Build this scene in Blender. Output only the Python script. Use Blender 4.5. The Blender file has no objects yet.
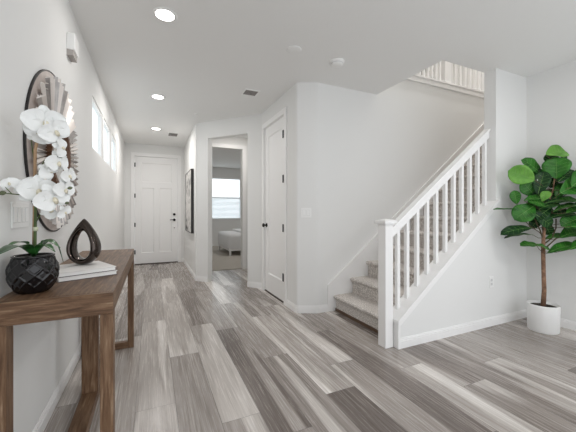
import bpy, math, random
from mathutils import Vector, Matrix, noise
sc = bpy.context.scene
COL = sc.collection
rnd = random.Random(7)
PI = math.pi

# ------------------------------------------------------------------ camera
F = 300.56; Y0 = 211.46; EYE = 1.2056; YAW = math.radians(24.4)
cam_d = bpy.data.cameras.new('camera'); cam = bpy.data.objects.new('camera', cam_d); COL.objects.link(cam)
cam_d.sensor_width = 36; cam_d.lens = 36 * F / 576; cam_d.shift_y = (Y0 - 216) / 576; cam_d.clip_start = .05
cam.location = (0, 0, EYE); cam.rotation_euler = (PI / 2, 0, -YAW)
sc.camera = cam
# ------------------------------------------------------------------ world, exposure, large lights
w = bpy.data.worlds.new('sky'); sc.world = w; w.use_nodes = True
bg = w.node_tree.nodes['Background']
bg.inputs[0].default_value = (.92, .96, 1, 1); bg.inputs[1].default_value = 1.6
sc.view_settings.view_transform = 'Standard'; sc.view_settings.look = 'None'
sc.view_settings.exposure = 0.08; sc.view_settings.gamma = 1
LAMP_HALL = (4.5, 9, 12.5); FILL_ROOM = 8; FILL_UP = 33; FILL_BED = 14  # hall fixtures are visible; the other powers feed added, unseen lamps
sc.cycles.max_bounces = 10; sc.cycles.diffuse_bounces = 8

# measuring helpers: a viewing ray through a point of the photograph, met with a plane of the room
cs, sn = math.cos(YAW), math.sin(YAW)
def ray(u, v):
    a = (u - 288) / F
    return Vector((sn + a * cs, cs - a * sn, (Y0 - v) / F))
EYEP = Vector((0, 0, EYE))
def at_z(u, v, z): d = ray(u, v); return EYEP + d * ((z - EYE) / d.z)
def at_x(u, v, x): d = ray(u, v); return EYEP + d * (x / d.x)
def at_y(u, v, y): d = ray(u, v); return EYEP + d * (y / d.y)
def at_d(u, v, dep): return EYEP + ray(u, v) * dep

# ------------------------------------------------------------------ materials
def mat(name, col=(.8, .8, .8), rough=.5, metal=0, spec=.5, bump=0, bscale=200, build=None, emit=None):
    m = bpy.data.materials.new(name); m.use_nodes = True
    nt = m.node_tree; b = nt.nodes['Principled BSDF']
    b.inputs['Base Color'].default_value = (*col, 1); b.inputs['Roughness'].default_value = rough
    b.inputs['Metallic'].default_value = metal; b.inputs['Specular IOR Level'].default_value = spec
    if emit: b.inputs['Emission Color'].default_value = (*emit[:3], 1); b.inputs['Emission Strength'].default_value = emit[3]
    if bump:
        tc = nt.nodes.new('ShaderNodeTexCoord'); n = nt.nodes.new('ShaderNodeTexNoise'); bp = nt.nodes.new('ShaderNodeBump')
        n.inputs['Scale'].default_value = bscale; n.inputs['Detail'].default_value = 3
        bp.inputs['Strength'].default_value = bump; bp.inputs['Distance'].default_value = .01
        nt.links.new(tc.outputs['Object'], n.inputs['Vector']); nt.links.new(n.outputs['Fac'], bp.inputs['Height'])
        nt.links.new(bp.outputs['Normal'], b.inputs['Normal'])
    if build: build(nt, b)
    return m
def noise_col(nt, b, stops, scale, detail=4, dist=0, vec=None, mapping=(1, 1, 1)):
    L = nt.links.new
    tc = nt.nodes.new('ShaderNodeTexCoord'); mp = nt.nodes.new('ShaderNodeMapping'); mp.inputs['Scale'].default_value = mapping
    L(tc.outputs['Object'], mp.inputs['Vector'])
    n = nt.nodes.new('ShaderNodeTexNoise'); n.inputs['Scale'].default_value = scale; n.inputs['Detail'].default_value = detail
    n.inputs['Distortion'].default_value = dist
    L(mp.outputs['Vector'], n.inputs['Vector'])
    r = ramp(nt, stops); L(n.outputs['Fac'], r.inputs['Fac']); L(r.outputs['Color'], b.inputs['Base Color'])
    return mp, n, r
def ramp(nt, stops):
    r = nt.nodes.new('ShaderNodeValToRGB'); e = r.color_ramp.elements
    while len(e) < len(stops): e.new(.5)
    for i, (p, c) in enumerate(stops): e[i].position = p; e[i].color = (*c, 1)
    return r
M = {}
M['wall'] = mat('wall_paint', (.785, .785, .775), .85, spec=.25, bump=.03, bscale=140)
M['ceiling'] = mat('ceiling_paint', (.84, .84, .83), .9, spec=.2, bump=.15, bscale=90)
M['trim'] = mat('trim_paint', (.87, .865, .86), .4, spec=.45)
M['door'] = mat('door_paint', (.86, .855, .85), .42, spec=.4)
M['black'] = mat('black_metal', (.010, .010, .010), .6, spec=.25)
M['dark'] = mat('bronze_threshold_gap_shade', (.05, .035, .028), .5)
M['plastic'] = mat('white_plastic', (.86, .86, .85), .35)
M['plastic2'] = mat('plastic_slots', (.62, .62, .62), .6)
M['chimegrey'] = mat('chime_grille', (.42, .39, .37), .6)
M['vent'] = mat('vent_shadow', (.07, .07, .07), .7)
M['pot'] = mat('white_ceramic_pot', (.84, .84, .83), .5)
M['soil'] = mat('soil', (.035, .025, .018), .95, bump=.6, bscale=90)
M['book'] = mat('book_cloth', (.80, .78, .76), .7)
M['pages'] = mat('book_pages', (.86, .85, .83), .8)
M['bookedge'] = mat('book_cover_edge', (.10, .085, .08), .6)
M['bed'] = mat('bed_linen', (.80, .80, .81), .9, bump=.4, bscale=14)
M['stair_under'] = mat('shoe_wood', (.11, .065, .04), .5)
def glass_mat():
    m = bpy.data.materials.new('window_glass'); m.use_nodes = True; nt = m.node_tree
    for n in list(nt.nodes): nt.nodes.remove(n)
    o = nt.nodes.new('ShaderNodeOutputMaterial'); mx = nt.nodes.new('ShaderNodeMixShader'); t = nt.nodes.new('ShaderNodeBsdfTransparent'); g = nt.nodes.new('ShaderNodeBsdfGlossy')
    g.inputs['Roughness'].default_value = .02; mx.inputs[0].default_value = .06; t.inputs[0].default_value = (.96, .98, .98, 1)
    nt.links.new(t.outputs[0], mx.inputs[1]); nt.links.new(g.outputs[0], mx.inputs[2]); nt.links.new(mx.outputs[0], o.inputs[0])
    return m
M['glass'] = glass_mat()

def floor_build(nt, b):
    L = nt.links.new; N = nt.nodes.new
    tc = N('ShaderNodeTexCoord'); at = N('ShaderNodeAttribute'); at.attribute_name = 'plank'   # r=tone g=seed b=seed
    sep = N('ShaderNodeSeparateColor'); L(at.outputs['Color'], sep.inputs[0])
    off = N('ShaderNodeVectorMath'); off.operation = 'MULTIPLY'; off.inputs[1].default_value = (0, 37, 53); L(at.outputs['Color'], off.inputs[0])
    add = N('ShaderNodeVectorMath'); L(tc.outputs['Object'], add.inputs[0]); L(off.outputs[0], add.inputs[1])
    def nz(scale, mp, detail, dist=0, rough=.5):
        m = N('ShaderNodeMapping'); m.inputs['Scale'].default_value = mp; L(add.outputs[0], m.inputs['Vector'])
        n = N('ShaderNodeTexNoise'); n.inputs['Scale'].default_value = scale; n.inputs['Detail'].default_value = detail; n.inputs['Distortion'].default_value = dist; n.inputs['Roughness'].default_value = rough
        L(m.outputs[0], n.inputs['Vector']); return n
    big = nz(1, (5.5, .36, 1), 2, .2)          # sapwood streaks and cathedral shapes
    mid = nz(1, (24, 1.0, 1), 3, .5, .6)
    fine = nz(1, (125, 3.2, 1), 4, .3, .65)
    # growth rings: bands of the big noise
    wv = N('ShaderNodeMath'); wv.operation = 'MULTIPLY'; wv.inputs[1].default_value = 70; L(big.outputs['Fac'], wv.inputs[0])
    sw = N('ShaderNodeMath'); sw.operation = 'SINE'; L(wv.outputs[0], sw.inputs[0])
    # streak mask with crisp edge
    st = N('ShaderNodeMapRange'); st.interpolation_type = 'SMOOTHSTEP'; st.inputs[1].default_value = .52; st.inputs[2].default_value = .60; L(big.outputs['Fac'], st.inputs[0])
    def mth(op, a, bb):
        n = N('ShaderNodeMath'); n.operation = op
        for i, q in enumerate((a, bb)):
            if isinstance(q, (int, float)): n.inputs[i].default_value = q
            else: L(q, n.inputs[i])
        return n.outputs[0]
    v = mth('MULTIPLY_ADD', sep.outputs[0], .80) if False else mth('ADD', mth('MULTIPLY', sep.outputs[0], .95), .0)
    v = mth('ADD', v, mth('MULTIPLY', st.outputs[0], .30))
    v = mth('ADD', v, mth('MULTIPLY', mth('SUBTRACT', mid.outputs['Fac'], .5), .42))
    v = mth('ADD', v, mth('MULTIPLY', mth('SUBTRACT', fine.outputs['Fac'], .5), .46))
    v = mth('ADD', v, mth('MULTIPLY', sw.outputs[0], .032))
    r = ramp(nt, [(0, (.085, .068, .058)), (.25, (.19, .160, .143)), (.5, (.345, .310, .285)), (.75, (.54, .50, .468)), (1, (.74, .71, .68))])
    L(v, r.inputs['Fac']); L(r.outputs['Color'], b.inputs['Base Color'])
    rr = mth('ADD', mth('MULTIPLY', fine.outputs['Fac'], .2), .16); L(rr, b.inputs['Roughness'])
    bp = N('ShaderNodeBump'); bp.inputs['Strength'].default_value = .12; bp.inputs['Distance'].default_value = .004
    L(fine.outputs['Fac'], bp.inputs['Height']); L(bp.outputs['Normal'], b.inputs['Normal'])
M['floor'] = mat('vinyl_plank', spec=.5, build=floor_build)
M['grout'] = mat('plank_seam', (.10, .09, .085), .8)

def carpet_build(c1, c2):
    def f(nt, b):
        mp, n, r = noise_col(nt, b, [(.42, c1), (.58, c2)], 95, 2)
        bp = nt.nodes.new('ShaderNodeBump'); bp.inputs['Strength'].default_value = .8; bp.inputs['Distance'].default_value = .01
        nt.links.new(n.outputs['Fac'], bp.inputs['Height']); nt.links.new(bp.outputs['Normal'], b.inputs['Normal'])
    return f
M['carpet'] = mat('carpet', rough=1, spec=.05, build=carpet_build((.42, .385, .36), (.80, .76, .72)))
M['carpet2'] = mat('bedroom_carpet', rough=1, spec=.05, build=carpet_build((.40, .37, .33), (.60, .56, .51)))
def table_build(ax):
    def f(nt, b):
        mp = {'x': (5, 60, 60), 'y': (60, 5, 60), 'z': (60, 60, 5)}[ax]
        m, n, r = noise_col(nt, b, [(.28, (.055, .028, .015)), (.46, (.13, .072, .040)), (.60, (.20, .120, .070)), (.78, (.38, .28, .19))], 1, 6, .5, mapping=mp)
        n.inputs['Roughness'].default_value = .66
        bp = nt.nodes.new('ShaderNodeBump'); bp.inputs['Strength'].default_value = .35; bp.inputs['Distance'].default_value = .004
        nt.links.new(n.outputs['Fac'], bp.inputs['Height']); nt.links.new(bp.outputs['Normal'], b.inputs['Normal'])
    return f
for a in 'xyz': M['table_' + a] = mat('weathered_brown_wood_' + a, rough=.45, spec=.28, build=table_build(a))
def leaf_build(c1, c2):
    def f(nt, b):
        noise_col(nt, b, [(.3, c1), (.7, c2)], 14, 3)
        b.inputs['Subsurface Weight'].default_value = 0
        b.inputs['Coat Weight'].default_value = .06
    return f
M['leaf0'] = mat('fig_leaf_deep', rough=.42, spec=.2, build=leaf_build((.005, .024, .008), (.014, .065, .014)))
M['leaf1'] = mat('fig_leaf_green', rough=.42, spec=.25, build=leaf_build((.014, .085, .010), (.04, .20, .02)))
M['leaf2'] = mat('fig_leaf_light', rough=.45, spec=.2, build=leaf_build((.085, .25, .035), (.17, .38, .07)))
M['vein'] = mat('fig_leaf_vein', (.16, .32, .08), .5)
M['bark'] = mat('bark', rough=.85, bump=.5, bscale=60, build=lambda nt, b: noise_col(nt, b, [(.3, (.11, .055, .03)), (.7, (.33, .19, .12))], 30, 4))
M['twig'] = mat('twig', (.10, .075, .04), .7)
M['orchid_leaf'] = mat('orchid_leaf', rough=.3, build=leaf_build((.010, .05, .012), (.03, .15, .025)))
M['petal'] = mat('orchid_petal', (.86, .87, .86), .6, spec=.3)
M['lip'] = mat('orchid_lip', (.82, .76, .60), .6)
M['stem'] = mat('orchid_stem', (.07, .11, .025), .5)
M['stake'] = mat('bamboo_stake', (.42, .27, .16), .7)
M['tie'] = mat('tie', (.6, .62, .45), .6)
M['bud'] = mat('bud', (.10, .12, .06), .6)
M['blackglaze'] = mat('black_glaze', (.006, .005, .006), .05, spec=.55)
M['gunmetal'] = mat('gunmetal_glaze', (.075, .06, .053), .06, metal=.9)
M['rim'] = mat('sunburst_backing', rough=.6, build=lambda nt, b: noise_col(nt, b, [(.3, (.46, .40, .37)), (.7, (.66, .59, .55))], 8, 3))
M['rimedge'] = mat('sunburst_edge', (.012, .01, .009), .5)
M['strip_a'] = mat('sunburst_strip_grey', rough=.35, metal=.55, build=lambda nt, b: noise_col(nt, b, [(.3, (.30, .28, .27)), (.7, (.55, .52, .50))], 12, 3))
M['strip_b'] = mat('sunburst_strip_pale', (.74, .69, .65), .45, metal=.25)
M['ringwood'] = mat('sunburst_ring', (.13, .065, .035), .5)
M['mirror'] = mat('mirror', (.85, .85, .85), .03, metal=1)
M['frame'] = mat('picture_frame', (.012, .01, .009), .4)
def art_build(nt, b):
    noise_col(nt, b, [(.34, (.03, .03, .03)), (.42, (.35, .34, .33)), (.50, (.70, .68, .66))], 3.2, 5, 1.6)
M['art'] = mat('abstract_art', rough=.6, build=art_build)
M['glow'] = mat('downlight_lens', (.9, .9, .9), .5, emit=(1, .97, .92, 9))
M['slat'] = mat('blind_slat', (.86, .91, .95), .5)
M['bedroom_glow'] = M['plastic']

# ------------------------------------------------------------------ mesh helpers
class MB:
    def __init__(s): s.v = []; s.f = []; s.mi = []; s.sm = []
    def add(s, vs, fs, mi=0, smooth=False):
        o = len(s.v); s.v += [tuple(x) for x in vs]
        for f in fs: s.f.append([i + o for i in f]); s.mi.append(mi); s.sm.append(smooth)
        return s
    def box(s, x0, x1, y0, y1, z0, z1, mi=0, mtx=None):
        vs = [Vector((x, y, z)) for z in (z0, z1) for y in (y0, y1) for x in (x0, x1)]
        if mtx: vs = [mtx @ q for q in vs]
        return s.add(vs, [(0, 2, 3, 1), (4, 5, 7, 6), (0, 1, 5, 4), (2, 6, 7, 3), (0, 4, 6, 2), (1, 3, 7, 5)], mi)
    def prism(s, poly, z0, z1, mi=0):
        n = len(poly); vs = [(x, y, z0) for x, y in poly] + [(x, y, z1) for x, y in poly]
        fs = [tuple(range(n))[::-1], tuple(range(n, 2 * n))] + [(i, (i + 1) % n, n + (i + 1) % n, n + i) for i in range(n)]
        return s.add(vs, fs, mi)
    def prism_y(s, poly, y0, y1, mi=0):      # poly in x,z
        n = len(poly); vs = [(x, y0, z) for x, z in poly] + [(x, y1, z) for x, z in poly]
        fs = [tuple(range(n)), tuple(range(n, 2 * n))[::-1]] + [(i, n + i, n + (i + 1) % n, (i + 1) % n) for i in range(n)]
        return s.add(vs, fs, mi)
    def tube(s, pts, rad, n=8, mi=0, cap=True):
        pts = [Vector(p) for p in pts]; k = len(pts)
        if not isinstance(rad, (list, tuple)): rad = [rad] * k
        vs = []; a = None
        for i, p in enumerate(pts):
            t = (pts[min(i + 1, k - 1)] - pts[max(i - 1, 0)]).normalized()
            if a is None: a = t.orthogonal().normalized()
            a = (a - t * a.dot(t)).normalized(); bb = t.cross(a)
            vs += [p + (a * math.cos(q) + bb * math.sin(q)) * rad[i] for q in [2 * PI * j / n for j in range(n)]]
        fs = [(i * n + j, i * n + (j + 1) % n, (i + 1) * n + (j + 1) % n, (i + 1) * n + j) for i in range(k - 1) for j in range(n)]
        if cap: fs += [tuple(range(n))[::-1], tuple(range((k - 1) * n, k * n))]
        return s.add(vs, fs, mi, True)
    def lathe(s, prof, c=(0, 0, 0), n=40, mi=0, mtx=None, smooth=True, cap=True):
        vs = []
        for r, z in prof: vs += [Vector((r * math.cos(2 * PI * j / n), r * math.sin(2 * PI * j / n), z)) for j in range(n)]
        if mtx: vs = [mtx @ q for q in vs]
        vs = [q + Vector(c) for q in vs]
        fs = [(i * n + j, i * n + (j + 1) % n, (i + 1) * n + (j + 1) % n, (i + 1) * n + j) for i in range(len(prof) - 1) for j in range(n)]
        if cap and prof[0][0] > 1e-6: fs.append(tuple(range(n))[::-1])
        if cap and prof[-1][0] > 1e-6: fs.append(tuple(range((len(prof) - 1) * n, len(prof) * n)))
        return s.add(vs, fs, mi, smooth)
    def build(s, name, mats, parent=None, bevel=0, loc=None, **tags):
        me = bpy.data.meshes.new(name); me.from_pydata(s.v, [], s.f); 
        if not isinstance(mats, (list, tuple)): mats = [mats]
        for m in mats: me.materials.append(m)
        me.polygons.foreach_set('material_index', s.mi); me.polygons.foreach_set('use_smooth', s.sm); me.update()
        o = bpy.data.objects.new(name, me); COL.objects.link(o)
        if parent: o.parent = parent; 
        if loc: o.location = loc
        if bevel:
            b = o.modifiers.new('bevel', 'BEVEL'); b.width = bevel; b.segments = 2; b.limit_method = 'ANGLE'
        tag(o, **tags); return o
def tag(o, label=None, cat=None, group=None, kind=None):
    if label: o['label'] = label
    if cat: o['category'] = cat
    if group: o['group'] = group
    if kind: o['kind'] = kind
    return o
def empty(name, loc, rz=0, **tags):
    o = bpy.data.objects.new(name, None); COL.objects.link(o); o.location = loc; o.rotation_euler = (0, 0, rz); o.empty_display_size = .1
    return tag(o, **tags)
def struct(mb, name, m, label, cat, **k): return mb.build(name, m, label=label, cat=cat, kind='structure', **k)

# ------------------------------------------------------------------ the room shell
XL = -.552; YB = 7.605; XP = .70; XR = 3.909; YK = 2.005; H = 2.74; YS = 3.11; XC = 1.57
KT = .125; YK2 = YK + KT
A = Vector((.715, 5.42)); B = Vector((XC, 4.46)); XCOL = 3.348
REAR = -1.3
# floor: planks laid along the hall
PW = .2275; PL = 1.59
JO = {-2: 2.02, -1: 2.66, 0: 1.71, 1: 1.48, 2: 2.33, 3: 1.70, 4: 2.01, 5: 2.62, 6: 1.74, 7: 1.385, 8: 2.2, 9: 1.54, 10: 2.5, 11: 1.2}
TONE = {(1, 0): .22, (0, 1): .27, (0, 0): .46, (0, -1): .5, (1, 1): .50, (-1, 0): .60, (3, -1): .16, (2, 0): .50, (-1, -1): .47, (-2, 0): .56, (-2, -1): .55, (-1, 1): .52, (-2, 1): .48,
        (2, 1): .60, (1, 2): .40, (3, 0): .58, (4, -1): .50, (4, 0): .52, (5, -1): .24, (5, 0): .40, (2, -1): .42, (6, 0): .52, (6, -1): .62, (7, 0): .28, (7, -1): .42, (8, 0): .32, (8, -1): .35, (9, -1): .50, (0, 2): .42, (5, -2): .4}
fl = MB(); cols = []
for r in range(-5, 24):
    x0 = .365 + r * PW; x1 = x0 + PW
    x0c = max(x0, -.70); x1c = min(x1, 5.2)
    if x1c - x0c < .01: continue
    j0 = JO.get(r, (r * .613 * PL) % PL + 1.4)
    for k in range(-5, 5):
        ya = j0 + k * PL; yb = ya + PL
        ya = max(ya, REAR); yb = min(yb, 7.76)
        if yb - ya < .02: continue
        if x0 > 2.0 and ya > 3.2: continue
        g = .0011
        t = TONE.get((r, k), rnd.uniform(.26, .6))
        fl.add([(x0c + g, ya + g, 0), (x1c - g, ya + g, 0), (x1c - g, yb - g, 0), (x0c + g, yb - g, 0)], [(0, 1, 2, 3)])
        cols.append((t, rnd.random(), rnd.random(), 1))
npl = len(cols)
fl.box(-.70, 5.2, REAR, 7.76, -.06, -.0015, 1)
fo = struct(fl, 'floor', [M['floor'], M['grout']], 'grey brown wood look plank floor running from the front door across the room', 'floor')
ca = fo.data.attributes.new('plank', 'FLOAT_COLOR', 'FACE')
for i, c in enumerate(cols): ca.data[i].color = c
# bedroom carpet (starts at the bedroom door)
struct(MB().box(.9, 4.6, 6.17, 10.6, -.05, .012), 'floor_bedroom', M['carpet2'], 'beige carpet seen through the bedroom doorway', 'carpet')

cl = MB()
cl.box(-.70, 2.69, REAR, 10.65, H, 3.02); cl.box(2.69, 6.1, REAR, YK2, H, 3.02); cl.box(2.69, 6.1, YS + .12, 10.65, H, 3.02)
struct(cl, 'ceiling', M['ceiling'], 'flat off-white ceiling with the stairwell opening cut out', 'ceiling')

# left wall with three transom windows
WZ0, WZ1 = 1.845, 2.40
WY = [(3.63, 4.33), (4.44, 5.12), (5.26, 5.95)]
wl = MB(); xw0, xw1 = XL - .055, XL
wl.box(xw0, xw1, REAR, YB + .15, 0, WZ0); wl.box(xw0, xw1, REAR, YB + .15, WZ1, H)
ys = [REAR] + [q for p in WY for q in p] + [YB + .15]
for i in range(0, len(ys), 2): wl.box(xw0, xw1, ys[i], ys[i + 1], WZ0, WZ1)
struct(wl, 'wall_left', M['wall'], 'long white wall on the left with three high windows', 'wall')
for i, (a, b) in enumerate(WY):
    wn = empty('window_%d' % (i + 1), (XL - .03, (a + b) / 2, WZ0), label='%s of the three small high windows in the left wall' % ['nearest', 'middle', 'farthest'][i], cat='window', kind='structure')
    hw = (b - a) / 2; hh = WZ1 - WZ0; f = MB()
    f.box(-.02, .02, -hw, hw, 0, .03); f.box(-.02, .02, -hw, hw, hh - .03, hh); f.box(-.02, .02, -hw, -hw + .03, .03, hh - .03); f.box(-.02, .02, hw - .03, hw, .03, hh - .03)
    f.build('window_frame', M['trim'], wn)
    MB().box(-.004, .004, -hw + .03, hw - .03, .03, hh - .03).build('window_pane', M['glass'], wn)

# end wall with the front door
DX0, DX1, DH = -.345, .560, 2.455
wb = MB(); wb.box(XL, DX0 - .02, YB, YB + .15, 0, H); wb.box(DX1 + .02, XP + .14, YB, YB + .15, 0, H); wb.box(DX0 - .02, DX1 + .02, YB, YB + .15, DH + .02, H)
struct(wb, 'wall_front_door', M['wall'], 'narrow white end wall around the front door', 'wall')
# wall with the picture
struct(MB().prism([(XP, YB), (XP, A.y), (XP + .14, A.y - .01), (XP + .14, YB)], 0, H), 'wall_hall_right', M['wall'], 'short white wall on the right of the front door', 'wall')
# angled wall with the doorway
dAB = (B - A); nAB = Vector((dAB.y, -dAB.x)).normalized() * -1      # pointing away from the camera
if nAB.y < 0: nAB = -nAB
TH = .12; t0, t1, OZ = .185, .800, 2.458
def angled(ta, tb, z0, z1, mb, outer=0, th=TH):
    p = A + dAB * ta; q = A + dAB * tb
    mb.prism([tuple(p - nAB * outer), tuple(q - nAB * outer), tuple(q + nAB * th), tuple(p + nAB * th)], z0, z1)
wa = MB(); angled(0.0, t0, 0, H, wa); angled(t1, 1, 0, H, wa); angled(t0, t1, OZ, H, wa)
# small filler where the hall wall meets the angled wall
struct(wa, 'wall_angled', M['wall'], 'angled white wall with the open passage to the bedroom', 'wall')
# vestibule side walls and the bedroom door wall
YV = 6.10
pL = A + dAB * t0 + nAB * TH; pR = A + dAB * t1 + nAB * TH
vw = MB(); vw.box(pL.x - .13, pL.x - .01, pL.y + .01, YV, 0, H); vw.box(1.86, 1.98, pR.y + .0, YV, 0, H)
BX0, BX1, BH = 1.075, 1.725, 2.50
vw.box(.86, BX0, YV, YV + .14, 0, H); vw.box(BX1, 4.6, YV, YV + .14, 0, H); vw.box(BX0, BX1, YV, YV + .14, BH, H)
vw.box(pR.x, 1.86, pR.y, pR.y + .1, 0, H)
struct(vw, 'wall_vestibule', M['wall'], 'white walls of the small passage in front of the bedroom', 'wall')
bt = MB()
for x0, x1, z0, z1 in [(BX0 - .075, BX0, 0, BH + .075), (BX1, BX1 + .075, 0, BH + .075), (BX0, BX1, BH, BH + .075)]:
    bt.box(x0, x1, YV - .016, YV, z0, z1)
struct(bt, 'trim_1', M['trim'], 'white casing around the bedroom doorway', 'door casing', bevel=.003)
# bedroom
bw = MB(); WX0, WX1, WB0, WB1 = 1.55, 2.93, .94, 2.39; YBR = 10.5
bw.box(.86, WX0, YBR, YBR + .12, 0, H); bw.box(WX1, 4.6, YBR, YBR + .12, 0, H); bw.box(WX0, WX1, YBR, YBR + .12, 0, WB0); bw.box(WX0, WX1, YBR, YBR + .12, WB1, H)
struct(bw, 'wall_bedroom_back', M['wall'], 'back wall of the bedroom around its window', 'wall')
struct(MB().box(.74, .86, 6.10, YBR + .12, 0, H), 'wall_bedroom_left', M['wall'], 'left wall of the bedroom behind the doorway', 'wall')
struct(MB().box(4.6, 4.72, 6.10, YBR + .12, 0, H), 'wall_bedroom_right', M['wall'], 'right wall of the bedroom behind the doorway', 'wall')
wn = empty('window_4', ((WX0 + WX1) / 2, YBR + .06, WB0), label='bright bedroom window with lowered blind seen through the doorway', cat='window', kind='structure')
hw = (WX1 - WX0) / 2; hh = WB1 - WB0; f = MB()
f.box(-hw, hw, -.03, .03, 0, .045); f.box(-hw, hw, -.03, .03, hh - .045, hh); f.box(-hw, -hw + .045, -.03, .03, .045, hh - .045); f.box(hw - .045, hw, -.03, .03, .045, hh - .045); f.box(-hw + .045, hw - .045, -.03, .03, hh * .5, hh * .5 + .04)
f.build('window_frame', M['trim'], wn)
MB().box(-hw + .045, hw - .045, -.004, .004, .045, hh - .045).build('window_pane', M['glass'], wn)
bl = empty('window_blind', ((WX0 + WX1) / 2, YBR - .03, WB0), label='pale slatted blind covering the lower bedroom window', cat='blind')
s = MB()
for k in range(17): s.box(-hw + .02, hw - .02, -.016, .016, .03 + k * .043, .034 + k * .043, mtx=Matrix.Translation((0, 0, .03 + k * .043)) @ Matrix.Rotation(.75, 4, 'X') @ Matrix.Translation((0, 0, -.03 - k * .043)))
s.build('slat', M['slat'], bl); MB().box(-hw + .02, hw - .02, -.02, .02, 0, .025).build('bottom_rail', M['trim'], bl)

# closet wall with its door
CY0, CY1, CHH = 3.575, 4.325, 2.46
wc = MB(); wc.box(XC, XC + .12, 3.27, CY0 - .02, 0, H); wc.box(XC, XC + .12, CY1 + .02, B.y, 0, H); wc.box(XC, XC + .12, CY0 - .02, CY1 + .02, CHH + .02, H)
struct(wc, 'wall_closet', M['wall'], 'white wall holding the narrow closet door', 'wall')
ch = MB()   # chamfered corner with rounded edges, then the stair wall
cor = [(XC, 3.27), (XC, 3.235), (XC + .005, 3.218), (XC + .018, 3.205), (1.775, YS + .008), (1.80, YS), (1.845, YS), (1.845, YS + .12), (XC + .12, 3.27)]
ch.prism(cor, 0, H)
struct(ch, 'wall_corner', M['wall'], 'angled white corner between closet door and staircase', 'wall')
ws = MB(); ws.box(1.845, 6.1, YS, YS + .12, 0, 3.04)
struct(ws, 'wall_stair', M['wall'], 'tall white wall behind the staircase', 'wall')
# column wall, right wall, end of stairwell
struct(MB().box(XCOL, 6.1, YK, YK2, 0, H), 'wall_column', M['wall'], 'white wall panel right of the stair railing', 'wall')
struct(MB().box(XR, XR + .15, .6, YK, 0, H), 'wall_right', M['wall'], 'plain white wall behind the potted fig tree', 'wall')
struct(MB().box(6.0, 6.12, YK2, YS, 0, 5.4), 'wall_stair_end', M['wall'], 'white wall closing the stairwell', 'wall')
# upstairs hall seen through the stairwell
up = MB(); up.box(2.57, 2.69, YK2 - .1, 5.1, 3.02, 5.4); up.box(2.69, 6.1, YK2 - .1, YK2 - .005, 3.02, 5.4); up.box(2.69, 6.1, 4.4, 4.5, 3.02, 5.4); up.box(6.1, 6.2, YK2, 4.5, 3.02, 5.4)
struct(up, 'wall_upstairs', M['wall'], 'white walls of the upstairs hall beyond the upper railing', 'wall')
struct(MB().box(2.57, 6.2, YK2 - .1, 4.5, 5.4, 5.5), 'ceiling_upstairs', M['ceiling'], 'ceiling of the upstairs hall', 'ceiling')
struct(MB().box(2.69, 6.1, YS + .12, 4.4, 3.021, 3.04), 'floor_upstairs', M['carpet2'], 'carpet of the upstairs hall', 'carpet')

# knee wall under the railing
SL = .775
def cap_low(x): return .234 + .769 * (x - 1.976)          # lower edge of the sloping trim board
kw = MB(); x0, x1 = 1.985, XCOL
kw.prism_y([(x0, 0), (x1, 0), (x1, cap_low(x1)), (x0, cap_low(x0))], YK, YK2 - .005)
struct(kw, 'wall_knee', M['wall'], 'white triangular wall under the stair railing', 'wall')
tb = MB(); CT = .032
xe = 3.392
tb.prism_y([(1.962, 0), (1.985, 0), (1.985, cap_low(1.985)), (1.962, cap_low(1.962))], YK - .014, YK2 - .005)
tb.prism_y([(1.955, cap_low(1.955)), (XCOL - .002, cap_low(XCOL)), (XCOL - .002, cap_low(XCOL) + CT), (1.955, cap_low(1.955) + CT)], YK - .022, YK2 + .012)
tb.prism_y([(XCOL - .002, cap_low(XCOL)), (xe, cap_low(xe)), (xe - .028, cap_low(xe) + CT * .6), (XCOL - .002, cap_low(XCOL) + CT)], YK - .022, YK)
tb.prism_y([(1.985, cap_low(1.985) - .045), (XCOL, cap_low(XCOL) - .045), (XCOL, cap_low(XCOL)), (1.985, cap_low(1.985))], YK - .010, YK)
struct(tb, 'trim_2', M['trim'], 'sloping white cap on the knee wall below the balusters', 'trim')

# baseboards
def base(mb, p, q, off=(0, 0)):
    p = Vector(p); q = Vector(q); d = (q - p).normalized(); n = Vector((d.y, -d.x))   # room side to the right of p->q
    for (z0, z1, t) in [(0, .062, .013), (.062, .066, .008), (.066, .078, .010), (.078, .088, .005)]:
        mb.prism([tuple(p), tuple(p + n * t), tuple(q + n * t), tuple(q)][::-1], z0, z1)
def bb(name, segs, label):
    m = MB()
    for p, q in segs: base(m, p, q)
    struct(m, 'baseboard_' + name, M['trim'], label, 'baseboard')
CW = .07
bb('left', [((XL, REAR), (XL, YB))], 'white baseboard along the left wall')
bb('front', [((XL, YB), (DX0 - CW - .02, YB)), ((DX1 + CW + .02, YB), (XP, YB))], 'white baseboard beside the front door')
pOL = A + dAB * t0; pOR = A + dAB * t1
bb('hall_right', [((XP, YB), (XP, A.y)), ((XP, A.y), tuple(A)), (tuple(A), tuple(pOL))], 'white baseboard below the framed picture')
bb('angled', [(tuple(pOR), tuple(B)), (tuple(B), (XC, CY1 + CW + .01))], 'white baseboard between the passage and the closet door')
bb('corner', [((XC, CY0 - CW - .01), (XC, 3.235)), ((XC, 3.235), (XC + .018, 3.205)), ((XC + .018, 3.205), (1.775, YS + .008)), ((1.775, YS + .008), (1.80, YS)), ((1.80, YS), (1.93, YS))], 'white baseboard wrapping the rounded corner beside the stairs')
bb('knee', [((1.985, YK), (XR, YK))], 'white baseboard below the knee wall')
bb('right', [((XR, YK), (XR, .6))], 'white baseboard along the right wall')

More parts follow.
